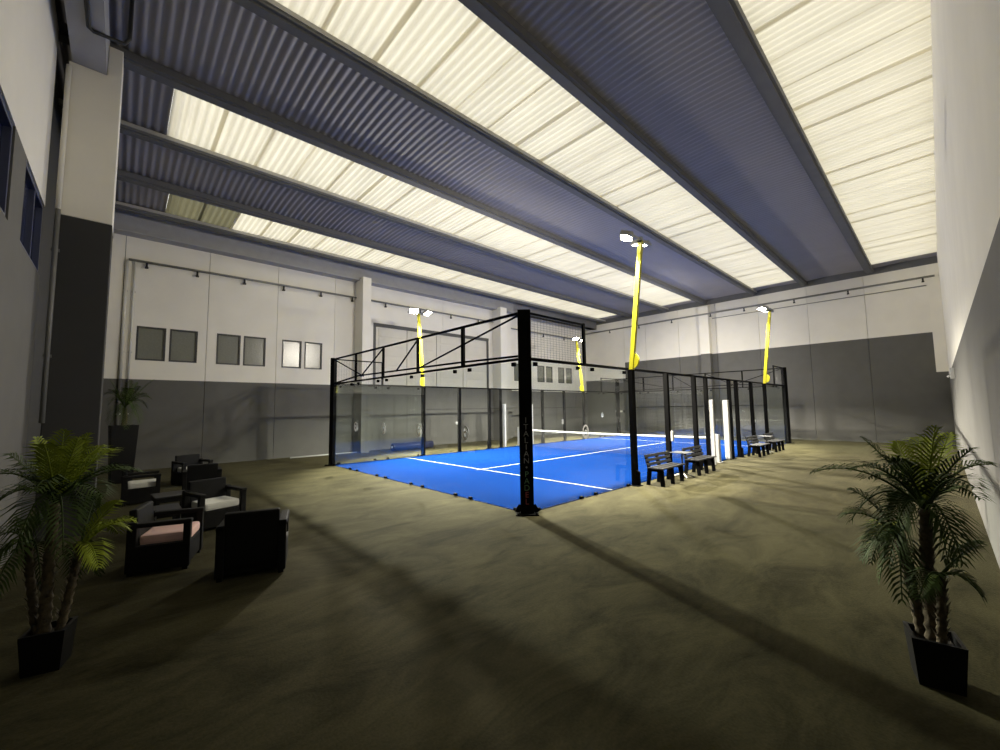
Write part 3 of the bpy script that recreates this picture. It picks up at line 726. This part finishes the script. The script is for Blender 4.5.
# left palm: local x is right in the picture
def lp(x, z, dy=0): return (x + 6.22, dy, z)
S1 = [(-.03, .0, .25), (-.03, .0, .8), (-.02, .02, 1.30)]; S2 = [(.06, -.03, .25), (.12, -.04, .68), (.15, -.05, .92)]; S3 = [(-.07, .05, .25), (-.14, .08, .75), (-.16, .1, 1.0)]
d1, d2, d3 = Vector(S1[-1]), Vector(S2[-1]), Vector(S3[-1])
FL = [(d1, lp(-6.22, 1.90, .05), .02, 'leaf_lit', .2), (d1, lp(-6.08, 1.86, .15), .05, 'leaf_lit', .19), (d1, lp(-6.38, 1.84, .1), .05, 'leaf_lit', .18), (d1, lp(-5.92, 1.72, .0), .14, 'leaf_lit', .18), (d1, lp(-5.80, 1.56, -.1), .2, 'leaf', .18), (d1, lp(-5.72, 1.50, .15), .22, 'leaf', .17),
      (d1, lp(-6.52, 1.72, .1), .1, 'leaf', .17), (d1, lp(-6.58, 1.58, -.05), .2, 'leaf', .17), (d1, lp(-6.55, 1.36, -.1), .24, 'leaf', .17), (d1, lp(-6.2, 1.55, .6), .25, 'leaf', .18), (d1, lp(-6.3, 1.5, -.6), .25, 'leaf', .18), (d1, lp(-5.95, 1.4, -.5), .25, 'leaf', .18), (d1, lp(-6.5, 1.6, .5), .2, 'leaf', .16), (d1, lp(-5.9, 1.7, .45), .18, 'leaf_lit', .17),
      (d1, lp(-6.05, 1.1, .3), .4, 'leaf', .2), (d1, lp(-6.4, 1.05, -.3), .4, 'leaf', .19), (d1, lp(-6.15, .95, -.35), .45, 'leaf', .2), (d1, lp(-6.3, 1.8, -.25), .1, 'leaf_lit', .19), (d1, lp(-6.12, 1.84, -.2), .05, 'leaf_lit', .19), (d1, lp(-6.0, 1.74, .3), .12, 'leaf_lit', .18), (d3, lp(-6.3, .6, .2), .3, 'leaf', .16), (d2, lp(-6.1, .6, .2), .3, 'leaf', .14), (d2, lp(-5.84, .92, .3), .25, 'leaf_lit', .15), (d2, lp(-5.80, 1.02, .0), .18, 'leaf_lit', .15), (d2, lp(-5.74, 1.10, -.15), .14, 'leaf_lit', .15), (d2, lp(-5.86, 1.24, .1), .1, 'leaf_lit', .15), (d2, lp(-5.95, .8, -.3), .2, 'leaf_lit', .14), (d2, lp(-6.0, 1.3, .3), .1, 'leaf', .14), (d2, lp(-5.95, .62, .1), .12, 'leaf', .1),
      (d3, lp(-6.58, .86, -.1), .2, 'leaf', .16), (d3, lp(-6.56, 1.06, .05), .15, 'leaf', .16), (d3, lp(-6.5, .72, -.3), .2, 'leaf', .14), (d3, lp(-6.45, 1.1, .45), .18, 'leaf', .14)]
palm('potted palm in the left foreground beside the armchairs', (-6.22, -.50, 0), (.22, .265, .31, rad(-14)), [(S1, .042, .032), (S2, .032, .024), (S3, .032, .024)], FL, 5)
# tall plant in the far left corner
U1 = [(0, 0, 1.6), (.02, 0, 1.9), (.0, 0, 2.2)]
u1 = Vector(U1[-1])
FB = [(u1, (-.35, 0, 3.0), .05, 'leaf', .26), (u1, (.62, 0, 3.05), .1, 'leaf', .26), (u1, (.1, .1, 3.0), .0, 'leaf', .28), (u1, (.5, .1, 2.2), .45, 'leaf', .26), (u1, (-.35, .1, 2.3), .4, 'leaf', .26), (u1, (.45, -.2, 2.6), .25, 'leaf', .26), (u1, (-.3, -.2, 2.7), .2, 'leaf', .26), (u1, (.3, .3, 2.85), .1, 'leaf', .26), (u1, (.2, -.3, 2.2), .4, 'leaf', .24), (u1, (.05, -.35, 2.75), .2, 'leaf', .26), (u1, (.35, -.3, 1.75), .6, 'leaf', .26), (u1, (-.3, -.3, 1.7), .6, 'leaf', .26), (u1, (.05, -.4, 1.6), .6, 'leaf', .26), (u1, (.55, 0, 2.5), .3, 'leaf', .26), (u1, (-.4, 0, 2.6), .3, 'leaf', .26), (u1, (.25, -.1, 2.95), .1, 'leaf', .26)]
palm('tall dim palm in a high pot in the far left corner', (-5.78, 11.0, 0), (.46, .60, 1.68, rad(8)), [(U1, .07, .05)], FB, 9, n=20)

# ------------------------------------------------------------------ bits by the long wall
rt = thing('turf_roll', 'rolled up blue turf lying behind the court near the long wall', 'roll', (4.95, 12.75, 0), rad(-2))
q = MB(); n = 28; pts = []
q.tube([(-1.0, 0, .19), (1.25, 0, .19)], .185, 24); q.build('roll', M['roll'], rt)
q = MB(); q.tube([(-1.03, 0, .19), (-.98, 0, .19)], .05, 14); o = q.build('core', M['white_paint'], rt); o['label'] = 'white core tube end'
q = MB(); q.tube([(-.45, 13.5, .03), (2.3, 13.55, .03)], .03, 10); q.tube([(2.3, 13.55, .03), (3.1, 13.56, .03)], .022, 10)
tag(q.build('plastic_tube', M['white_paint']), 'thin white tube lying on the floor along the long wall', 'tube')

# ------------------------------------------------------------------ world, camera, view
w = bpy.data.worlds.new('sky'); scn.world = w; w.use_nodes = True
nt = w.node_tree; bg = nt.nodes['Background']
tc = nt.nodes.new('ShaderNodeTexCoord'); sx_ = nt.nodes.new('ShaderNodeSeparateXYZ'); mr = nt.nodes.new('ShaderNodeMapRange'); cr = nt.nodes.new('ShaderNodeValToRGB')
mr.inputs['From Min'].default_value = -1; mr.inputs['From Max'].default_value = 1
cr.color_ramp.elements[0].color = (1.45, 1.42, 1.30, 1); cr.color_ramp.elements[1].color = (.54, .52, .46, 1)
nt.links.new(tc.outputs['Generated'], sx_.inputs[0]); nt.links.new(sx_.outputs['X'], mr.inputs['Value']); nt.links.new(mr.outputs[0], cr.inputs['Fac']); nt.links.new(cr.outputs['Color'], bg.inputs['Color'])
bg.inputs['Strength'].default_value = 2.0
cam = bpy.data.cameras.new('camera'); co = bpy.data.objects.new('camera', cam); COL.objects.link(co)
cam.sensor_width = 36; cam.lens = 407.9 / 1000 * 36; cam.clip_start = .05; cam.clip_end = 200
yaw, pit, rol = .822043, .0800564, -.0127353
F = Vector((math.cos(yaw) * math.cos(pit), math.sin(yaw) * math.cos(pit), math.sin(pit)))
Rr = Vector((math.sin(yaw), -math.cos(yaw), 0)); U = Rr.cross(F)
R2 = Rr * math.cos(rol) + U * math.sin(rol); U2 = -Rr * math.sin(rol) + U * math.cos(rol)
mw = Matrix((R2, U2, -F)).transposed().to_4x4(); mw.translation = (-5.873847, -5.593626, 2.054723)
co.matrix_world = mw
scn.camera = co
vs = scn.view_settings
scn.display_settings.display_device = 'sRGB'
vs.view_transform = 'Standard'; vs.look = 'None'; vs.gamma = 1.0; vs.use_curve_mapping = False; vs.exposure = 0.0
scn.cycles.use_denoising = True
scn.cycles.max_bounces = 10; scn.cycles.transparent_max_bounces = 24
scn.cycles.diffuse_bounces = 5
